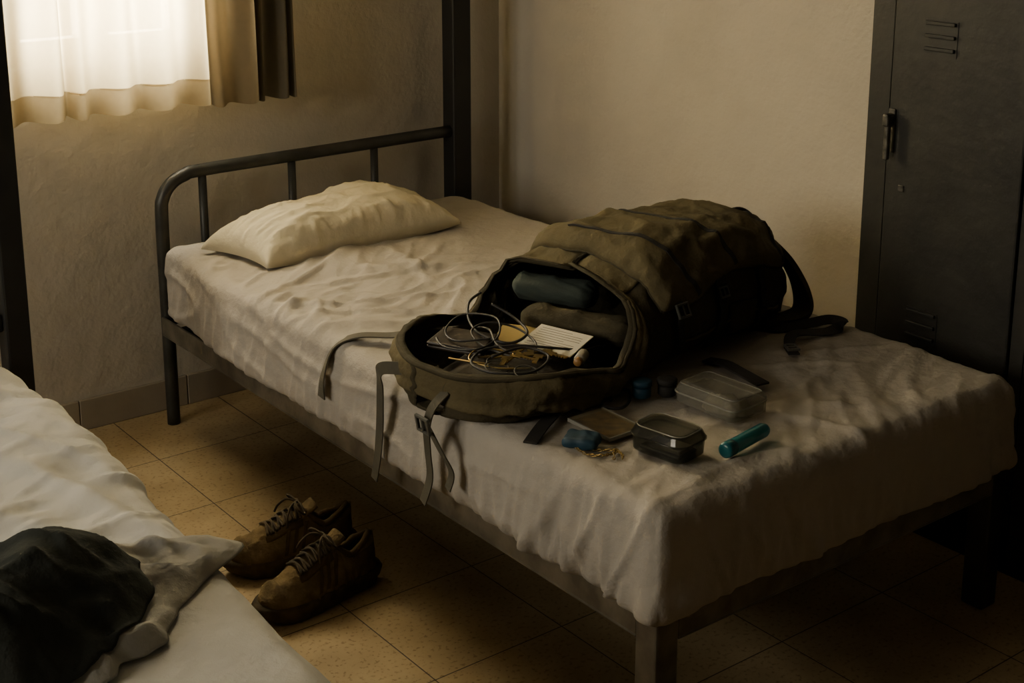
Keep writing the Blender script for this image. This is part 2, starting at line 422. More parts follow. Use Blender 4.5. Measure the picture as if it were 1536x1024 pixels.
bm=dense_box(-.05,.885,1.07,2.97,.312,.512,.0085,.05,disp_left)
from_bm('mattress',bm,M_sheetw,smooth=True,label='mattress covered with a pale grey rumpled sheet',cat='mattress')

def heap(name,cx,cy,zb,rad,H,wr,mats,seed,rings=70,segs=200,p=3,fs=1.0,hk=0,kk=5,under=None,out=None,**k):
    V=[];F=[]
    def hh(x,y,rho):
        wx=x+.06*nz(x*5,y*5,seed); wy=y+.06*nz(x*5,y*5,seed+5)
        z=H*(1-rho**p)
        if hk:
            w=wr*(.9*crease(wx*4*fs+wy*2*fs,wy*6*fs-wx*3*fs,seed,kk)+.6*crease(wx*9*fs,wy*7*fs,seed+2,kk)+.35*crease(wx*16*fs+wy*9,wy*14*fs,seed+7,kk)+.7*nz(wx*6,wy*6,seed+4)-.3)
        else:
            w=wr*(ridge(wx*5*fs,wy*9*fs,seed)**2+.5*ridge(wx*11*fs,wy*8*fs,seed+2)**2-.3)
        q=max(.003,z+w*(1-rho**6))
        return (under(x,y) if under else zb)+q
    if out is not None:
        def surf(x,y):
            dx,dy=x-cx,y-cy; R=rad(math.atan2(dy,dx)); rho=math.hypot(dx,dy)/R
            return hh(x,y,rho) if rho<1 else zb
        out.append(surf)
    V.append((cx,cy,hh(cx,cy,0)))
    for i in range(1,rings+1):
        rho=i/rings
        for j in range(segs):
            an=2*pi*j/segs; R=rad(an)*rho
            x=cx+R*math.cos(an); y=cy+R*math.sin(an)
            V.append((x,y,hh(x,y,rho) if i<rings else (under(x,y)+.001 if under else zb)))
    for j in range(segs): F.append((0,1+j,1+(j+1)%segs))
    for i in range(rings-1):
        for j in range(segs):
            a=1+i*segs+j; b=1+i*segs+(j+1)%segs; F.append((a,a+segs,b+segs,b))
    c=len(V); V.append((cx,cy,(under(cx,cy)+.001) if under else zb))
    for j in range(segs): F.append((c,1+(rings-1)*segs+(j+1)%segs,1+(rings-1)*segs+j))
    return mesh(name,V,F,mats,**k)
def ell(a,b,rot,wob,seed,hf=.25,tip=0):
    def f(t):
        tt=t-rot
        R=a*b/math.sqrt((b*math.cos(tt))**2+(a*math.sin(tt))**2)
        R*=1+tip*math.exp(-((math.atan2(math.sin(tt),math.cos(tt)))/.22)**2)
        return R*(1+wob*nz(math.cos(t)*1.8,math.sin(t)*1.8,seed)+hf*wob*nz(math.cos(t)*6,math.sin(t)*6,seed))
    return f
srf=[]
heap('blanket',.53,1.80,.520,ell(.28,.175,.15,.2,2,.5,.22),.020,.024,M_towel,3,p=6,fs=1.0,hk=1,out=srf,label='crumpled pale blanket lying on the pale grey bed',cat='blanket')
bs=srf[0]
def ubase(x,y):
    s=0
    for dx,dy in ((0,0),(.02,0),(-.02,0),(0,.02),(0,-.02),(.03,.03),(-.03,-.03),(.03,-.03),(-.03,.03)): s+=bs(x+dx,y+dy)
    return max(bs(x,y),s/9,.526)+.003
heap('jacket',.41,1.82,.540,ell(.33,.19,-.10,.22,8,.3),.022,.030,M_jack,21,p=4,fs=.8,hk=1,kk=5,under=ubase,label='crumpled dark charcoal jacket thrown on the pale bed',cat='jacket')

# ------------------------------------------------------------------ pillow
def pillow():
    A=Vector((1.53,3.31));B=Vector((1.585,3.05));C=Vector((2.215,3.10));D=Vector((2.19,3.42))
    n=110;m=66;V=[];F=[]
    def P(u,v,sgn):
        vv=v*(1-.10*(1-u*u)*abs(v)**3)
        uu=u*(1-.08*(1-v*v)*abs(u)**3)
        a=(uu+1)/2;b=(vv+1)/2
        near=B.lerp(C,a); far=A.lerp(D,a); q=near.lerp(far,b)
        t=max(0,(1-abs(u)**2.8))*max(0,(1-abs(v)**2.6))
        th=.112*t**.46
        w=(.006*crease(u*.9+v*.9,v*1.3-u*.7,3,5)+.006*crease(u*2.2+v,v*2.0-u*1.2,7,6)+.003*crease(u*5+v*2,v*4-u*2,27,6)+.009*crease(u*6,v*1.0,17,6)*sm(.35,1,abs(v))+.007*crease(u*1.0,v*5,19,6)*sm(.45,1,abs(u))+.006*nz(u*1.6,v*1.6))*(t**.3)
        dip=-.006*math.exp(-((u+.15)/.25)**2)*t+.012*math.exp(-((u-.42)/.38)**2)*t+.006*math.exp(-((u+.45)/.3)**2)*t
        base=.514+.012*abs(u)**4
        if sgn>0: z=base+.012+th+w+dip
        else: z=base+.012-.002*min(1,t*3)
        return (q.x,q.y,z)
    for sgn in (1,-1):
        for j in range(m+1):
            for i in range(n+1):
                V.append(P(-1+2*i/n,-1+2*j/m,sgn))
    o=(n+1)*(m+1)
    for j in range(m):
        for i in range(n):
            a=j*(n+1)+i; F.append((a,a+1,a+n+2,a+n+1)); F.append((o+a,o+a+n+1,o+a+n+2,o+a+1))
    mesh('pillow',V,F,M_pillow,weld=1e-5,label='plump cream pillow lying at the head of the bed',cat='pillow')
pillow()

# ------------------------------------------------------------------ locker
LX=2.60; LY0,LY1=1.10,2.048; LH=1.85
r=root('locker',(2.85,1.57,0),'dark grey-green metal locker with vented doors against the wall','locker')
dy=.346; st=.062
d1=(LY1-st-dy,LY1-st); d2=(d1[0]-.04-dy,d1[0]-.04)
boxes('body',[(LX+.02,3.10,LY0,LY0+.01,0,LH),(LX+.02,3.10,LY1-.01,LY1,0,LH),(3.09,3.10,LY0,LY1,0,LH),(LX+.02,3.10,LY0,LY1,LH-.01,LH),(LX+.02,3.10,LY0,LY1,.06,.08),
   (LX,LX+.02,LY1-st+.004,LY1,0,LH),(LX,LX+.02,d1[0]-.036,d1[0]-.004,0,LH),(LX,LX+.02,LY0,d2[0]-.004,0,LH),(LX,LX+.02,LY0,LY1,0,.09),(LX,LX+.02,LY0,LY1,LH-.06,LH)],M_lock,parent=r)
for (a,b) in (d1,d2):
    bm=bmesh.new()
    add_box(bm,LX-.006,LX+.014,a,b,.095,LH-.065,bev=.005)
    door=from_bm('door',bm,M_lock,parent=r)
    for zc in (.50,1.15,1.6):
        bm=bmesh.new(); y0=(a+b)/2+.030
        add_box(bm,LX-.0075,LX-.0058,y0-.024,y0+.059,zc-.036,zc+.042)
        for i in range(3):
            zz=zc-.022+i*.028
            add_box(bm,LX-.015,LX-.005,y0-.02,y0+.055,zz-.003,zz+.005,bev=.0018)
        from_bm('vent',bm,M_lock,parent=door)
    yh=b-.010
    bm=bmesh.new()
    add_box(bm,LX-.012,LX-.005,yh-.012,yh+.006,.885,.985,bev=.003)
    add_box(bm,LX-.037,LX-.010,yh-.012,yh+.004,.945,.975,bev=.005)
    add_box(bm,LX-.034,LX-.020,yh-.012,yh+.000,.870,.955,bev=.004)
    from_bm('handle',bm,M_lockh,parent=door)
    bm=bmesh.new(); add_box(bm,LX-.010,LX-.005,yh-.045,yh-.030,.80,.815,bev=.002)
    from_bm('keyhole_plate',bm,M_lockh,parent=door)

# ------------------------------------------------------------------ backpack
BO=Vector((1.410,2.088,.522)); ang=math.radians(6)
bu=Vector((math.cos(ang),math.sin(ang),0)); bv=Vector((-math.sin(ang),math.cos(ang),0))
DT=1.0
def bw(d):
    W=.203+.010*math.sin(d*7)-.010*sm(.35,.6,d)
    if d<.2: W*=max(0,1-(1-d/.2)**2.4)**(1/2.2)
    if d>.66: W*=max(0,1-((d-.66)/(DT-.66))**2.4)**(1/2.1)
    return max(W,.004)
def bh(d):
    pts=[(0,.15),(.2,.17),(.38,.203),(.5,.236),(.65,.242),(.8,.228),(.9,.198),(DT,.15)]
    h=.15
    for (a,x),(b,y) in zip(pts,pts[1:]):
        if d<=b:
            h=x+(y-x)*sm(0,1,(d-a)/(b-a)); break
    if d>.86: h*=max(0.0,1-((d-.86)/(DT-.86))**2.6)**(1/2.3)*.85+.15
    return h
def bcut(d):
    return .080+.014*math.sin(d*12+.4)+(.27)*sm(.28,.47,d)**1.15
def bsec(d,th,off=0.0):
    w=bw(d);h=bh(d);zc=.36*h
    c,s=math.cos(th),math.sin(th)
    y=w*math.copysign(abs(c)**.72,c); hz=(h-zc) if s>0 else zc
    z=zc+hz*math.copysign(abs(s)**.78,s)
    n=Vector((0,c/max(w,.02),s/max(hz,.02))); n.normalize()
    wr=.008*nz(d*5,th*1.2,2)+.006*crease(d*5+th*.8,th*1.6-d*4,5,7)+.003*crease(d*14-th,th*3+d*5,15,6)
    wr+=(1-sm(.35,.5,d))*(.011*nz(d*15,th*1.2,8)+.006*crease(d*12,th*2+d*6,6,6))
    o=off+wr
    return BO+bu*d+bv*(y+n.y*o)+Vector((0,0,max(0,z+n.z*o)))
def thc(d):
    h=bh(d);zc=.36*h
    q=(bcut(d)-zc)/(h-zc)
    if q>=1: return pi/2
    return math.asin(max(0.02,q)**(1/.78))
pack=root('backpack',BO+bu*.5,'large olive-brown travel backpack lying open across the bed','backpack')
def shell(name,grid,mats,thick,weld=0,**k):
    n=len(grid); m=len(grid[0]); V=[];F=[];nrm=[]
    for i in range(n):
        for j in range(m):
            a=grid[min(i+1,n-1)][j]-grid[max(i-1,0)][j]; b=grid[i][min(j+1,m-1)]-grid[i][max(j-1,0)]
            q=a.cross(b)
            nrm.append(q.normalized() if q.length>1e-12 else Vector((0,0,0)))
    P=[p for row in grid for p in row]
    V=P+[p+q*thick for p,q in zip(P,nrm)]; o=n*m
    for i in range(n-1):
        for j in range(m-1):
            a=i*m+j; F.append((a,a+1,a+m+1,a+m)); F.append((o+a,o+a+m,o+a+m+1,o+a+1))
    for i in range(n-1):
        for j in (0,m-1):
            a=i*m+j; f=(a,a+m,o+a+m,o+a); F.append(f if j==0 else f[::-1])
    for j in range(m-1):
        for i in (0,n-1):
            a=i*m+j; f=(a,o+a,o+a+1,a+1); F.append(f if i==0 else f[::-1])
    return mesh(name,V,F,mats,weld=weld,**k)
nd=170;nt=100;G=[]
for i in range(nd+1):
    u=i/nd; d=DT*(.5-.5*math.cos(pi*u))*.35+DT*u*.65
    d=min(max(d,.002),DT-.002)
    tc=thc(d)
    G.append([bsec(d,(pi-tc)+j/nt*(pi+2*tc)) for j in range(nt+1)])
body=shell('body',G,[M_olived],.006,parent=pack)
DM=.47
def rimpts(side,d0=.0,d1=DM-.003,n=70):
    out=[]
    for i in range(n+1):
        d=max(.002,d0+(d1-d0)*i/n); tc=thc(d)
        th=(pi-tc) if side<0 else (2*pi+tc)
        out.append(bsec(d,th))
    return out
near=rimpts(-1); far=rimpts(1)
loop=far[::-1]+near
V,F=tube_geo(loop,.005,8); mesh('rim_piping',V,F,M_olived,parent=pack)
G=[]
cen=BO+bu*.25+Vector((0,0,.10))
for p in loop[2:-2]:
    inw=(cen-p); inw.z=0; inw.normalize()
    G.append([p+Vector((0,0,.003)),p+inw*.007+Vector((0,0,.003)),p+inw*.014+Vector((0,0,.001+.005*math.sin(p.x*40)))])
shell('zipper_tape',G,M_olived,.002,parent=pack)
G=[]
n=100
for i in range(2*n+1):
    if i<n: k=n-i; side=1
    else: k=i-n; side=-1
    d=max(.002,.44*k/n); tc=thc(d); row=[]
    fall=1-.85*sm(.22,.36,d)
    for q in range(13):
        f=q/12
        tt=tc-.02-f*.62
        th=(pi-tt) if side<0 else (2*pi+tt)
        row.append(bsec(d,th,off=.003+fall*(.008*abs(math.sin(2*pi*f))**.7*(1+.9*nz(i*.12,f*2,3))+.006*nz(i*.22,f*4,5))))
    G.append(row)
shell('rolled_lip',G,M_olive,.003,parent=pack)
ni=110;nj=70
def lidp(u,f,off=0.0):
    d=.43+(.95-.43)*u
    t1=math.radians(158-8*sm(.5,1,u)+6*math.sin(u*9)); t0=math.radians(22)
    th=t1+(t0-t1)*f
    e=min(1,min(u,1-u)*ni/4,min(f,1-f)*nj/4)
    puff=.008*math.sin(pi*f)+.006*abs(math.sin(pi*(.08+u*.9)*2))**.8*math.sin(pi*f)**.6
    w=.006*crease(d*4+f*1.5,f*2.5-d*3,31,8)+.003*crease(d*8-f*3,f*5+d*3,33,7)+.005*nz(d*6,f*4,35)
    return bsec(min(d,DT-.01),th,off=.004+(.008+puff+w)*max(0,e)**.5+off)
G=[[lidp(i/ni,j/nj) for j in range(nj+1)] for i in range(ni+1)]
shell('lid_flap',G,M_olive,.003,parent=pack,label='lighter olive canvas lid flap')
Ve,Fe=tube_geo([row[0] for row in G],.0035,6); mesh('lid_piping',Ve,Fe,M_olived,parent=pack)
Ve,Fe=tube_geo(G[0],.0035,6); mesh('lid_piping',Ve,Fe,M_olived,parent=pack)
def lidband(name,u0,u1,f0,f1,w,m_,n=40,oo=.003):
    c=[lidp(u0+(u1-u0)*i/n,f0+(f1-f0)*i/n,oo) for i in range(n+1)]
    V=[];F=[]
    for i,p in enumerate(c):
        t=(c[min(i+1,n)]-c[max(i-1,0)]).normalized(); up=(p-(BO+bu*(p-BO).dot(bu)+Vector((0,0,.08)))).normalized()
        s_=t.cross(up).normalized()
        for a,b in ((-1,-1),(-1,.8),(1,.8),(1,-1)): V.append(p+s_*a*w/2+up*b*.002)
    for i in range(n):
        for q in range(4):
            a=i*4+q;b=i*4+(q+1)%4; F.append((a,b,b+4,a+4))
    return mesh(name,V,F,m_,smooth=False,parent=pack)
lidband('lid_strap',.22,.06,.02,.62,.012,M_webd)
lidband('lid_strap',.50,.36,.02,.62,.012,M_webd)
lidband('lid_strap',.86,.86,.02,.75,.014,M_webd)
Ve,Fe=tube_geo([lidp(.03+.94*i/60,.27,.001) for i in range(61)],.0022,5); mesh('lid_seam',Ve,Fe,M_olived,parent=pack)
def band(name,d,t0,t1,w,off,m_,skew=0,**k):
    V=[];F=[];n=44
    for i in range(n+1):
        th=math.radians(t0+(t1-t0)*i/n); dd=d+skew*i/n
        for s_,oo in ((-1,0),(-1,1),(1,1),(1,0)):
            V.append(bsec(dd+s_*w/2,th,off=off+oo*.0035))
    for i in range(n):
        for q in range(4):
            a=i*4+q;b=i*4+(q+1)%4; F.append((a,b,b+4,a+4))
    return mesh(name,V,F,m_,smooth=False,parent=pack,**k)
band('compression_strap',.63,150,222,.024,.007,M_webd)
band('compression_strap',.78,150,218,.020,.007,M_webd)
band('compression_strap',.475,152,190,.018,.012,M_webd)
Ve,Fe=tube_geo([bsec(.50+.36*i/40,math.radians(186+4*math.sin(i*.2)),.003) for i in range(41)],.003,6); mesh('side_piping',Ve,Fe,M_olive,parent=pack)
G=[[bsec(.66+.10*i/14,math.radians(176+34*j/14),.004+.012*(math.sin(pi*i/14)*math.sin(pi*j/14))**.4) for j in range(15)] for i in range(15)]
shell('side_pocket',G,M_olived,.002,parent=pack)
bp=bsec(.475,math.radians(165),off=.020)
def buckle(name,p,rz,rx,s=1.0,par=None,ry=0):
    bm=bmesh.new(); M=T(p[0],p[1],p[2],rz,rx,ry)
    for b in ((-.018*s,.018*s,.010*s,.015*s),(-.018*s,.018*s,-.015*s,-.010*s)):
        add_box(bm,b[0],b[1],b[2],b[3],-.003*s,.003*s,bev=.001*s,seg=1,M=M)
    for b in ((-.018*s,-.013*s),(.013*s,.018*s),(-.0025*s,.0025*s)):
        add_box(bm,b[0],b[1],-.012*s,.012*s,-.003*s,.003*s,bev=.001*s,seg=1,M=M)
    return from_bm(name,bm,M_buck,parent=par)
buckle('buckle',bp,ang,math.radians(65),1,pack)
buckle('buckle',bsec(.63,math.radians(166),off=.016),ang,math.radians(65),.8,pack)
strap('shoulder_strap',[(2.18,2.14,.755),(2.26,2.135,.752),(2.325,2.11,.712),(2.375,2.08,.655),(2.395,2.05,.595),(2.375,2.02,.550),(2.32,2.01,.539),(2.25,2.03,.547)],.055,.012,[(.1,1,.1),(.2,1,.1),(.3,.9,0),(0.2,1,0)],M_olived,parent=pack)
tube('haul_loop',[(2.27,2.19,.742),(2.33,2.18,.750),(2.37,2.17,.72),(2.375,2.165,.675)],.007,M_webd,parent=pack)
strap('hip_strap',[(2.22,2.05,.545),(2.26,1.99,.534),(2.33,1.965,.537),(2.385,1.95,.539),(2.39,1.915,.539),(2.33,1.905,.536),(2.25,1.93,.541),(2.20,1.90,.535),(2.17,1.86,.533)],.024,.003,[(1,0,0),(0,1,.5),(0,1,.6),(1,0,.3),(0,1,.3),(0,1,0),(1,-.5,0)],M_webd,parent=pack)
buckle('buckle',(2.185,1.88,.539),math.radians(60),0,.9,pack)
strap('loose_strap',[(1.60,2.27,.60),(1.575,2.36,.575),(1.555,2.43,.548),(1.50,2.49,.541),(1.46,2.52,.515),(1.440,2.535,.45),(1.438,2.54,.40)],.028,.003,[(1,-.3,0),(.5,.8,0),(.6,.8,0),(0,1,0)],M_web,parent=pack)
strap('hanging_strap',[(1.43,2.14,.585),(1.410,2.20,.578),(1.405,2.25,.56),(1.415,2.265,.52),(1.425,2.285,.43),(1.428,2.30,.36),(1.424,2.31,.30)],.025,.0025,[(0,.3,1),(0,.6,1),(0,1,.3),(0.1,1,0)],M_web,parent=pack)
strap('hanging_strap',[(1.42,2.04,.58),(1.400,2.06,.545),(1.400,2.08,.50),(1.415,2.10,.44),(1.422,2.105,.38),(1.415,2.12,.325)],.023,.0025,(0.1,1,0),M_web,parent=pack)
strap('hanging_strap',[(1.400,2.075,.50),(1.407,2.045,.46),(1.42,2.03,.42),(1.415,2.035,.385)],.020,.0025,(0.1,1,0),M_web,parent=pack)
buckle('buckle',(1.386,2.072,.510),math.radians(90),math.radians(80),1.15,pack)
strap('webbing_strap',[(1.62,1.94,.548),(1.58,1.92,.537),(1.52,1.885,.535),(1.465,1.850,.530)],.026,.003,(-.5,1,0),M_webd,parent=pack)

# ------------------------------------------------------------------ contents
heap('folded_clothes',1.630,2.10,.530,ell(.200,.150,.1,.06,5),.056,.012,M_fill,41,label='dark folded clothes packed inside the open backpack',cat='clothes')
def roll(name,p,L,R,rz,m_,label,ry=0):
    V=[];F=[];M=T(*p,rz,0,ry)
    n=40;sg=40
    for i in range(n+1):
        t=i/n; x=-L/2+L*t; k=min(1,min(t,1-t)*9)**.5*.85+.15
        for j in range(sg):
            a=2*pi*j/sg; rr=R*k*(1+.16*nz(x*20,math.cos(a)*1.5,2)+.14*crease(x*12+math.sin(a),math.cos(a)*2,9,5))
            V.append(M@Vector((x,rr*math.cos(a),rr*.85*math.sin(a))))
    for i in range(n):
        for j in range(sg):
            j2=(j+1)%sg; F.append((i*sg+j,i*sg+j2,(i+1)*sg+j2,(i+1)*sg+j))
    F.append(tuple(range(sg))[::-1]); F.append(tuple(n*sg+j for j in range(sg)))
    return mesh(name,V,F,m_,label=label,cat='clothes')
roll('rolled_shirt',(1.800,2.190,.662),.19,.032,math.radians(-65),M_tealc,'rolled dull teal shirt inside the open backpack')
roll('rolled_shirt',(1.785,2.095,.614),.26,.034,math.radians(-66),M_olived,'rolled olive shirt stuffed inside the open backpack')
M=T(1.560,2.185,.600,math.radians(-62),math.radians(4))
boxes('wallet',[(-.06,.06,-.042,.042,-.004,.004),(-.06,.06,-.042,.042,.0045,.0115)],M_leath,bev=.003,M=M,label='worn dark brown leather wallet inside the backpack',cat='wallet')
M=T(1.69,2.13,.602,math.radians(-52),math.radians(4))
boxes('envelope',[(-.07,.07,-.045,.045,-.0015,.0015)],M_env,M=M,label='manila yellow envelope under a printed card',cat='envelope')
M=T(1.69,2.055,.614,math.radians(-74),math.radians(12))
r=root('printed_card',(1.69,2.055,.605),'white printed paper card lying on the packed clothes','card')
boxes('paper',[(-.062,.062,-.042,.042,-.001,.001)],M_paper,M=M,parent=r)
ln=[]
for i in range(9):
    yy=.032-i*.008; x1=.052 if i%4 else .02
    ln.append((-.052,x1-.01*abs(nz(i*3.3,0)),yy-.0006,yy+.0006,.0011,.0014))
boxes('text_lines',ln,M_ink,M=M,parent=r,label='lines of small illegible grey print')
def cable(name,pts,rr,m_,label):
    return tube(name,pts,rr,m_,seg=7,n=10,label=label,cat='cable')
def lift(P,dz=.006): return [(x,y,z+dz) for x,y,z in P]
cable('cable',lift([(1.62,2.22,.605),(1.60,2.15,.622),(1.57,2.08,.615),(1.60,2.03,.602),(1.645,2.06,.61),(1.65,2.13,.622),(1.61,2.17,.63),(1.57,2.17,.62),(1.56,2.11,.607),(1.59,2.02,.602),(1.63,1.99,.602)]),.0023,M_cableg,'coiled thin grey cable lying on the bag contents')
cable('cable',lift([(1.66,2.26,.66),(1.63,2.26,.645),(1.60,2.22,.625),(1.585,2.16,.614),(1.61,2.10,.607),(1.655,2.10,.618),(1.67,2.16,.63),(1.65,2.21,.65)]),.0030,M_cable,'looped dark cable lying on the bag contents')
cable('cable',lift([(1.48,2.12,.60),(1.50,2.06,.605),(1.54,2.03,.60),(1.58,2.05,.608),(1.54,2.10,.612),(1.50,2.08,.604),(1.52,2.02,.601),(1.57,1.98,.601)]),.0018,M_brass,'tangled thin golden wire by the bag rim')
cable('cable',lift([(1.70,2.00,.602),(1.65,2.02,.612),(1.60,2.06,.616),(1.54,2.09,.612),(1.49,2.06,.604),(1.50,2.00,.602),(1.56,1.96,.603),(1.62,1.99,.61),(1.60,2.04,.618),(1.53,2.05,.612)]),.0026,M_cable,'black tangled charging cable in the open bag')
cable('cable',lift([(1.52,2.22,.604),(1.50,2.16,.606),(1.53,2.10,.612),(1.59,2.11,.622),(1.63,2.17,.636),(1.60,2.24,.63),(1.55,2.23,.612),(1.53,2.17,.610),(1.58,2.12,.618)]),.0022,M_cable,'black thin cord looped over the dark wallet')
def keyset(cx,cy,z):
    r=root('key_ring',(cx,cy,z),'bunch of brass keys on a ring','keys')
    tube('ring',[(cx+.014*math.cos(a),cy+.014*math.sin(a),z) for a in [i*pi/4 for i in range(8)]],.0014,M_brass,seg=6,closed=True,parent=r)
    for i in range(5):
        a=i*1.15+.4; M=T(cx+.014*math.cos(a),cy+.014*math.sin(a),z+.002*i-.002,a)
        bm=bmesh.new()
        add_box(bm,.0,.018,-.009,.009,-.001,.001,M=M)
        add_box(bm,.018,.046,-.0035,.0035,-.001,.001,M=M)
        for q in range(4): add_box(bm,.024+q*.006,.027+q*.006,-.006,-.003,-.001,.001,M=M)
        from_bm('key',bm,M_brass,parent=r)
keyset(1.575,2.055,.608); keyset(1.625,2.02,.611)
r=root('eyeglasses',(1.53,1.99,.60),'thin metal eyeglasses lying inside the open bag','eyeglasses')
for q in (-1,1):
    c=Vector((1.535+q*.014,1.995-q*.027,.608))
    tube('lens_rim',[(c.x+.023*math.cos(a),c.y+.020*math.sin(a),.608+.006*math.sin(a)) for a in [i*pi/6 for i in range(12)]],.0013,M_lockh,seg=6,closed=True,parent=r)
    V=[(c.x,c.y,.608)]+[(c.x+.022*math.cos(a),c.y+.019*math.sin(a),.608+.006*math.sin(a)) for a in [i*pi/10 for i in range(20)]]
    mesh('lens',V,[(0,1+i,1+(i+1)%20) for i in range(20)],M_smoke,smooth=False,parent=r)
tube('temple',[(1.51,2.03,.607),(1.53,2.06,.612),(1.60,2.07,.610)],.0014,M_lockh,parent=r)
def lathe(name,prof,M,m_,seg=24,**k):
    V=[];F=[]
    for (x,rr) in prof:
        for j in range(seg):
            a=2*pi*j/seg; V.append(M@Vector((x,rr*math.cos(a),rr*math.sin(a))))
    n=len(prof)
    for i in range(n-1):
        for j in range(seg):
            j2=(j+1)%seg; F.append((i*seg+j,i*seg+j2,(i+1)*seg+j2,(i+1)*seg+j))
    F.append(tuple(range(seg))[::-1]); F.append(tuple((n-1)*seg+j for j in range(seg)))
    return mesh(name,V,F,m_,**k)
r=root('small_bottle',(1.665,1.96,.60),'small cream bottle with an orange cap in the bag','bottle')
M=T(1.672,1.962,.604,math.radians(35))
lathe('bottle_body',[(0,.008),(.003,.011),(.036,.011),(.042,.007)],M,M_cream,parent=r)
lathe('cap',[(-.013,.007),(-.011,.008),(-.001,.008),(0,.007)],M,M_orange,parent=r,label='orange cap')

# ------------------------------------------------------------------ things on the bed
ZB=.532
def rrect(sx,sy,rad,z,n=5):
    out=[]
    for (cx,cy,a0) in ((sx/2-rad,sy/2-rad,0),(-sx/2+rad,sy/2-rad,pi/2),(-sx/2+rad,-sy/2+rad,pi),(sx/2-rad,-sy/2+rad,1.5*pi)):
        for i in range(n):
            a=a0+pi/2*i/(n-1); out.append(Vector((cx+rad*math.cos(a),cy+rad*math.sin(a),z)))
    return out
def tray(name,M,levels,m_,cr=0,**k):
    V=[];F=[]
    for li,(sx,sy,rd,z) in enumerate(levels):
        for p in rrect(sx,sy,rd,z):
            q=M@p
            if cr: q=q+Vector((nz(q.x*40,q.y*40,li),nz(q.x*40,q.y*40,li+9),.8*nz(q.x*30,q.y*30,li+5)))*cr
            V.append(q)
    n=20
    for l in range(len(levels)-1):
        for i in range(n):
            i2=(i+1)%n; F.append((l*n+i,l*n+i2,(l+1)*n+i2,(l+1)*n+i))
    F.append(tuple(range(n)))
    return mesh(name,V,F,m_,smooth=False,**k)
def case(name,cx,cy,sx,sy,h,rz,mb,label,fill,lidh=.4,cr=0,rd=.016):
    r=root(name,(cx,cy,ZB),label,'box')
    M=T(cx,cy,ZB,rz); zr=h*(1-lidh); w=.002
    tray('base',M,[(sx-.016,sy-.016,rd-.006,.0),(sx-.004,sy-.004,rd-.002,.005),(sx,sy,rd,zr),(sx-2*w,sy-2*w,rd-.001,zr),(sx-.006,sy-.006,rd-.003,.006),(sx-.02,sy-.02,rd-.006,.0015)],mb,cr=cr,parent=r)
    tray('lid',M,[(sx-.022,sy-.022,rd-.006,h),(sx-.008,sy-.008,rd-.002,h-.004),(sx+.002,sy+.002,rd,zr+.001),(sx-w,sy-w,rd-.001,zr+.001),(sx-.010,sy-.010,rd-.003,h-.006),(sx-.024,sy-.024,rd-.006,h-.002)],mb,cr=cr,parent=r)
    V,F=tube_geo([M@p for p in rrect(sx+.002,sy+.002,rd,zr)],.0020,6,True); mesh('rim',V,F,M_rimc if cr else M_smoke,parent=r)
    V,F=tube_geo([M@p for p in rrect(sx-.014,sy-.014,rd-.004,h-.001)],.0012,6,True); mesh('rim',V,F,M_rimc,parent=r)
    fill(M,r)
def fill_white(M,r):
    c=M@Vector((0,-.015,.002))
    heap('crumpled_tissue',c.x,c.y,ZB+.003,ell(.036,.055,.2,.3,4),.018,.013,M_cream,51,rings=24,segs=60,fs=3,parent=r,label='crumpled pale tissue')
case('clear_case',1.845,1.755,.100,.150,.044,math.radians(4),M_clear,'clear plastic case with crumpled contents on the sheet',fill_white,cr=.007)
def fill_dark(M,r):
    boxes('inner_tray',[(-.027,.027,-.043,.043,.003,.010)],M_buck,bev=.003,M=M,parent=r)
    boxes('cotton_pad',[(-.022,.018,-.040,.0,.0105,.018)],M_cream,bev=.002,M=M,parent=r,label='small pale pad')
case('smoky_case',1.632,1.672,.086,.118,.050,math.radians(10),M_smoke,'smoky grey plastic case lying on the grey sheet',fill_dark,.35,rd=.024)
M=T(1.617,1.82,ZB+.004,0)
r=root('card_sleeve',(1.617,1.82,ZB),'flat plastic sleeve holding a worn tan card','sleeve')
boxes('card',[(-.036,.036,-.05,.05,-.0015,.0015)],M_card,M=M,parent=r)
boxes('plastic_sleeve',[(-.042,.042,-.057,.057,.002,.004)],M_frost,M=M,parent=r)
boxes('sleeve_edge',[(-.043,-.040,-.057,.057,-.002,.0045),(.040,.043,-.057,.057,-.002,.0045),(-.043,.043,-.059,-.056,-.002,.0045)],M_rimc,M=M,parent=r)
bm=dense_box(-.032,.032,-.024,.024,0,.018,.003,.0085,lambda p,n: Vector(n)*(.003*nz(p.x*60,p.y*60,3)+.004*(1-(p.x/.032)**2)*max(0,n.z)))
for v in bm.verts: v.co=T(1.530,1.785,ZB,math.radians(-55))@v.co
from_bm('coin_pouch',bm,M_blue,smooth=True,label='small deep blue nylon pouch on the sheet',cat='pouch')
q=[]
for i in range(46):
    t=i/45; q.append(Vector((1.535+.03*math.sin(t*9)*(1-.3*t),1.735-.03*math.cos(t*7)+.015*math.sin(t*17),ZB+.002+.002*math.sin(t*30))))
parts=[]
for i in range(0,44):
    c=q[i]; t=(q[i+1]-q[i]).normalized(); b=t.cross(Vector((0,0,1))).normalized()
    if i%2: b=Vector((0,0,1))
    pts=[c+t*.0042*math.cos(a)+b*.0024*math.sin(a) for a in [k*pi/4 for k in range(8)]]
    parts.append(tube_geo(pts,.0010,5,True))
V,F=merge_geo(parts); mesh('chain_necklace',V,F,M_brass,label='thin tangled brass chain lying on the sheet',cat='chain')
r=root('teal_tube',(1.75,1.60,ZB),'small translucent teal plastic tube with a dark cap','tube')
dirv=math.atan2(.023,.13); M=T(1.690,1.592,ZB+.0135,dirv)
lathe('tube_body',[(.018,.0125),(.02,.0135),(.118,.0135),(.126,.011),(.130,.004)],M,M_tealt,parent=r)
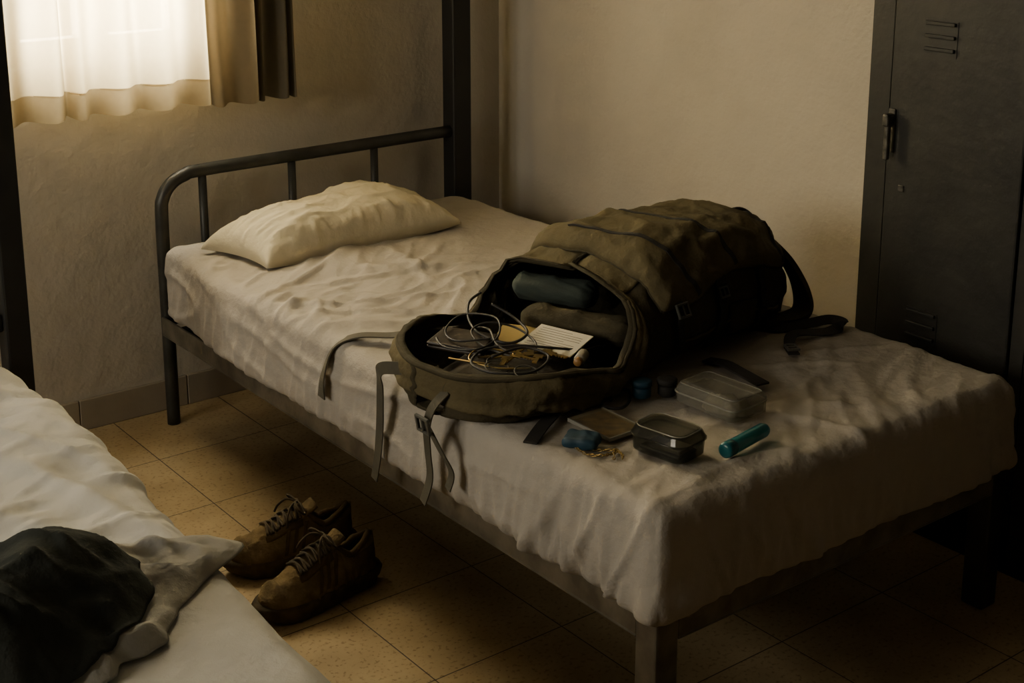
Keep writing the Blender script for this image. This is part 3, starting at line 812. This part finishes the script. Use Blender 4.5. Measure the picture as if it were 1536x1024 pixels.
lathe('cap',[(-.002,.008),(.0,.0135),(.004,.0145),(.022,.0145),(.024,.012)],M,M_teal,parent=r,label='solid teal cap')
for (x,y,rz,lab) in ((1.765,1.885,.5,'small dark blue capped jar beside the backpack'),(1.81,1.862,1.2,'small black capped jar beside the backpack')):
    r=root('small_jar',(x,y,ZB),lab,'jar')
    M=T(x,y,ZB,0,0,-pi/2)
    lathe('jar_body',[(0,.014),(.003,.018),(.020,.018),(.022,.015)],M,M_blue if rz<1 else M_webd,parent=r)
    lathe('lid',[(.0225,.016),(.024,.0195),(.033,.0195),(.035,.016)],M,M_blue if rz<1 else M_webd,parent=r)
tube('cord',[(1.70,1.90,ZB+.004),(1.73,1.93,ZB+.006),(1.76,1.92,ZB+.004),(1.73,1.88,ZB+.004),(1.69,1.86,ZB+.004),(1.67,1.89,ZB+.004),(1.71,1.93,ZB+.004)],.003,M_webd,label='short black cord beside the backpack',cat='cord')
strap('strap',[(2.0,1.945,ZB+.003),(2.005,1.90,ZB+.008),(2.0,1.85,ZB+.006),(1.99,1.78,ZB+.004)],.03,.004,(1,0,0),M_webd,label='black flat strap lying loose on the sheet',cat='strap')

# ------------------------------------------------------------------ shoes
def shoe(x,y,rz,side,label,first):
    L=.292; ZS=.037
    M=T(x,y,0,rz)
    r=root('shoe',(x,y,0),label,'shoe','pair of worn sneakers by the bed')
    def hw(t):
        return .003+(.037+.013*math.sin(pi*min(1,max(0,(t-.25)/.85)))**1.2)*max(0,1-abs(2*t-1)**5.5)**.5
    def cl(t): return side*.010*t*t
    n=96; V=[];F=[]
    prof=[(.0,.92),(.004,1.0),(.014,1.02),(.018,1.055),(.031,1.09),(.041,1.05)]
    ring=[]
    for i in range(n):
        a=2*pi*(i+.5)/n; t=.5-.5*math.cos(a)
        w=hw(t); yy=(w if a<pi else -w)
        ring.append((t,yy))
    for (z,k) in prof:
        for i,(t,yy) in enumerate(ring):
            lift_=.014*sm(.75,1,t)**1.5
            lug=1-.035*(i%4<2)*(z<.015)
            xx=L*(.5+(t-.5)*(k if abs(t-.5)>.4 else 1))
            V.append(M@Vector((xx,cl(t)+yy*k*lug,z+lift_*(1-z/.06)+.004*(1-t))))
    for q in range(len(prof)-1):
        for i in range(n):
            i2=(i+1)%n; F.append((q*n+i,q*n+i2,(q+1)*n+i2,(q+1)*n+i)[::-1])
    F.append(tuple(range(n))); F.append(tuple((len(prof)-1)*n+i for i in range(n))[::-1])
    mesh('sole',V,F,M_sole,parent=r)
    def top(t):
        P=[(0,.116),(.12,.106),(.25,.098),(.40,.126),(.5,.118),(.7,.095),(.88,.076),(1,.054)]
        for (a,p),(b,q) in zip(P,P[1:]):
            if t<=b: return p+(q-p)*sm(0,1,(t-a)/(b-a))
        return .050
    def sec(t,th,off=0):
        w=hw(t)+.001; h=top(t)-ZS
        c,s=math.cos(th),math.sin(th)
        narrow=1-.28*sm(.0,.9,max(0,s))*(1-sm(.75,1,t))
        y_=w*math.copysign(abs(c)**.7,c)*narrow; z_=ZS+h*max(0,s)**.85
        nrm=Vector((0,c,s)); wv=.003*nz(t*12,th*2,side)+.002*ridge(t*14,th*3,4)
        return M@Vector((L*(.012+.976*t),cl(t)+y_+nrm.y*(off+wv),z_+nrm.z*(off+wv)))
    def tcut(t): return pi/2-(.60*math.sin(pi*(t-.035)/.405)**.9 if .035<t<.44 else 0)
    ns=90;half=14;V=[];F=[]
    for i in range(ns+1):
        t=i/ns; tc=tcut(t)
        for j in range(half+1): V.append(sec(t,pi-tc*j/half))
        for j in range(half+1): V.append(sec(t,tc*(1-j/half)))
    W_=2*half+2
    for i in range(ns):
        for j in range(W_-1):
            if j==half: continue
            a=i*W_+j; F.append((a,a+W_,a+W_+1,a+1))
    for t,e in ((0,0),(1,ns)):
        b=e*W_; f=tuple(range(b,b+W_)); F.append(f if e==0 else f[::-1])
    mesh('upper',V,F,M_shoe,weld=3e-4,parent=r)
    cp=[]
    for i in range(40):
        t=.037+.401*i/39; cp.append(sec(t,pi-tcut(t)))
    for i in range(40):
        t=.438-.401*i/39; cp.append(sec(t,tcut(t)))
    V,F=tube_geo(cp,.0075,8,True); mesh('collar',V,F,M_shoed,parent=r)
    G=[[sec(.04+.39*i/16,pi-tcut(.04+.39*i/16)).lerp(sec(.04+.39*i/16,tcut(.04+.39*i/16)),j/8)+Vector((0,0,-.035*math.sin(pi*i/16))) for j in range(9)] for i in range(17)]
    V=[p for row in G for p in row]; F=[(i*9+j,i*9+j+1,i*9+j+10,i*9+j+9) for i in range(16) for j in range(8)]
    mesh('lining',V,F,M_webd,weld=1e-5,parent=r)
    G=[[M@Vector((L*(.56-.24*i/12)-.004*(j/4-1)**2,cl(.4)+(j/4-1)*.025,.112+.034*(i/12)**1.4-.010*(j/4-1)**2)) for j in range(9)] for i in range(13)]
    shell('tongue',G,M_shoe,.008,parent=r)
    def overlay(nm,t0,t1,tha,thb,m_,sk=0,off=.0025):
        V=[];F=[];a_=16;b_=10
        for i in range(a_+1):
            for j in range(b_+1):
                t=t0+(t1-t0)*i/a_; th=tha+(thb-tha)*j/b_
                e=0 if i in(0,a_) or j in (0,b_) else 1
                V.append(sec(min(.99,t+sk*j/b_),th,off=off*e+.0005))
        for i in range(a_):
            for j in range(b_):
                q=i*(b_+1)+j; F.append((q,q+1,q+b_+2,q+b_+1))
        mesh(nm,V,F,m_,parent=r)
    overlay('eyestay',.42,.72,1.2,.72,M_shoed); overlay('eyestay',.42,.72,pi-1.2,pi-.72,M_shoed)
    for k in range(3):
        for sd in (0,1):
            a0,a1=(.12,.85) if sd==0 else (pi-.12,pi-.85)
            overlay('side_stripe',.44+k*.07,.47+k*.07,a0,a1,M_shoed,sk=-.06)
    overlay('toe_cap',.86,.985,.05,pi-.05,M_shoe,off=.002)
    overlay('heel_counter',.02,.24,.05,.8,M_shoed); overlay('heel_counter',.02,.24,pi-.05,pi-.8,M_shoed)
    parts=[]
    for k in range(6):
        t=.44+.047*k; t2=t+.03
        for (ta,tb) in ((t,t2),(t2,t)):
            p=[sec(ta,1.02,.006),sec((ta+tb)/2,pi/2,.010),sec(tb,pi-1.02,.006)]
            parts.append(tube_geo(crom(p,5),.0030,6))
    b0=sec(.43,pi/2,.018)
    R3=M.to_3x3()
    def of(dx,dy,dz): return b0+R3@Vector((dx,dy,dz))
    for sg in (1,-1):
        parts.append(tube_geo(crom([b0,of(.012,.02*sg,.010),of(.01,.042*sg,.000),of(-.004,.036*sg,-.014),of(-.002,.014*sg,.0),b0],6),.0028,6))
        parts.append(tube_geo(crom([b0,of(.02,.018*sg,.004),of(.035,.034*sg,-.014),of(.04,.046*sg,-.034)],6),.0026,6))
    V,F=merge_geo(parts); mesh('laces',V,F,M_lace,parent=r)
shoe(1.495,2.435,pi+math.radians(3),1,'worn tan sneaker with brown laces standing on the tiles',True)
shoe(1.525,2.572,pi-math.radians(11),-1,'worn darker sneaker partly hidden behind its pair',False)

# ------------------------------------------------------------------ lights
def area(name,loc,rot,sx,sy,power,col):
    l=bpy.data.lights.new(name,'AREA'); l.shape='RECTANGLE'; l.size=sx; l.size_y=sy; l.energy=power; l.color=col
    o=bpy.data.objects.new(name,l); COL.objects.link(o); o.location=loc; o.rotation_euler=rot; return o
area('window_daylight',((WX0+WX1)/2,YB+.35,1.75),(math.radians(-90),0,0),.9,1.6,450,(1,.91,.71))
area('side_fill_added',(-1.95,2.3,1.75),(0,math.radians(-90),0),1.4,1.6,110,(1,.90,.73))  # added fill lamp behind the unseen left opening
w=bpy.data.worlds.new('World'); scene.world=w; w.use_nodes=True
w.node_tree.nodes['Background'].inputs['Color'].default_value=(1,.88,.66,1)
w.node_tree.nodes['Background'].inputs['Strength'].default_value=1.6

cam=bpy.data.cameras.new('camera'); co=bpy.data.objects.new('camera',cam); COL.objects.link(co)
co.location=(0,0,1.58); co.rotation_euler=(math.radians(90-13.85),0,math.radians(-37.6))
cam.sensor_width=36; cam.lens=50.38; cam.shift_y=-0.151; cam.clip_start=.05
scene.camera=co
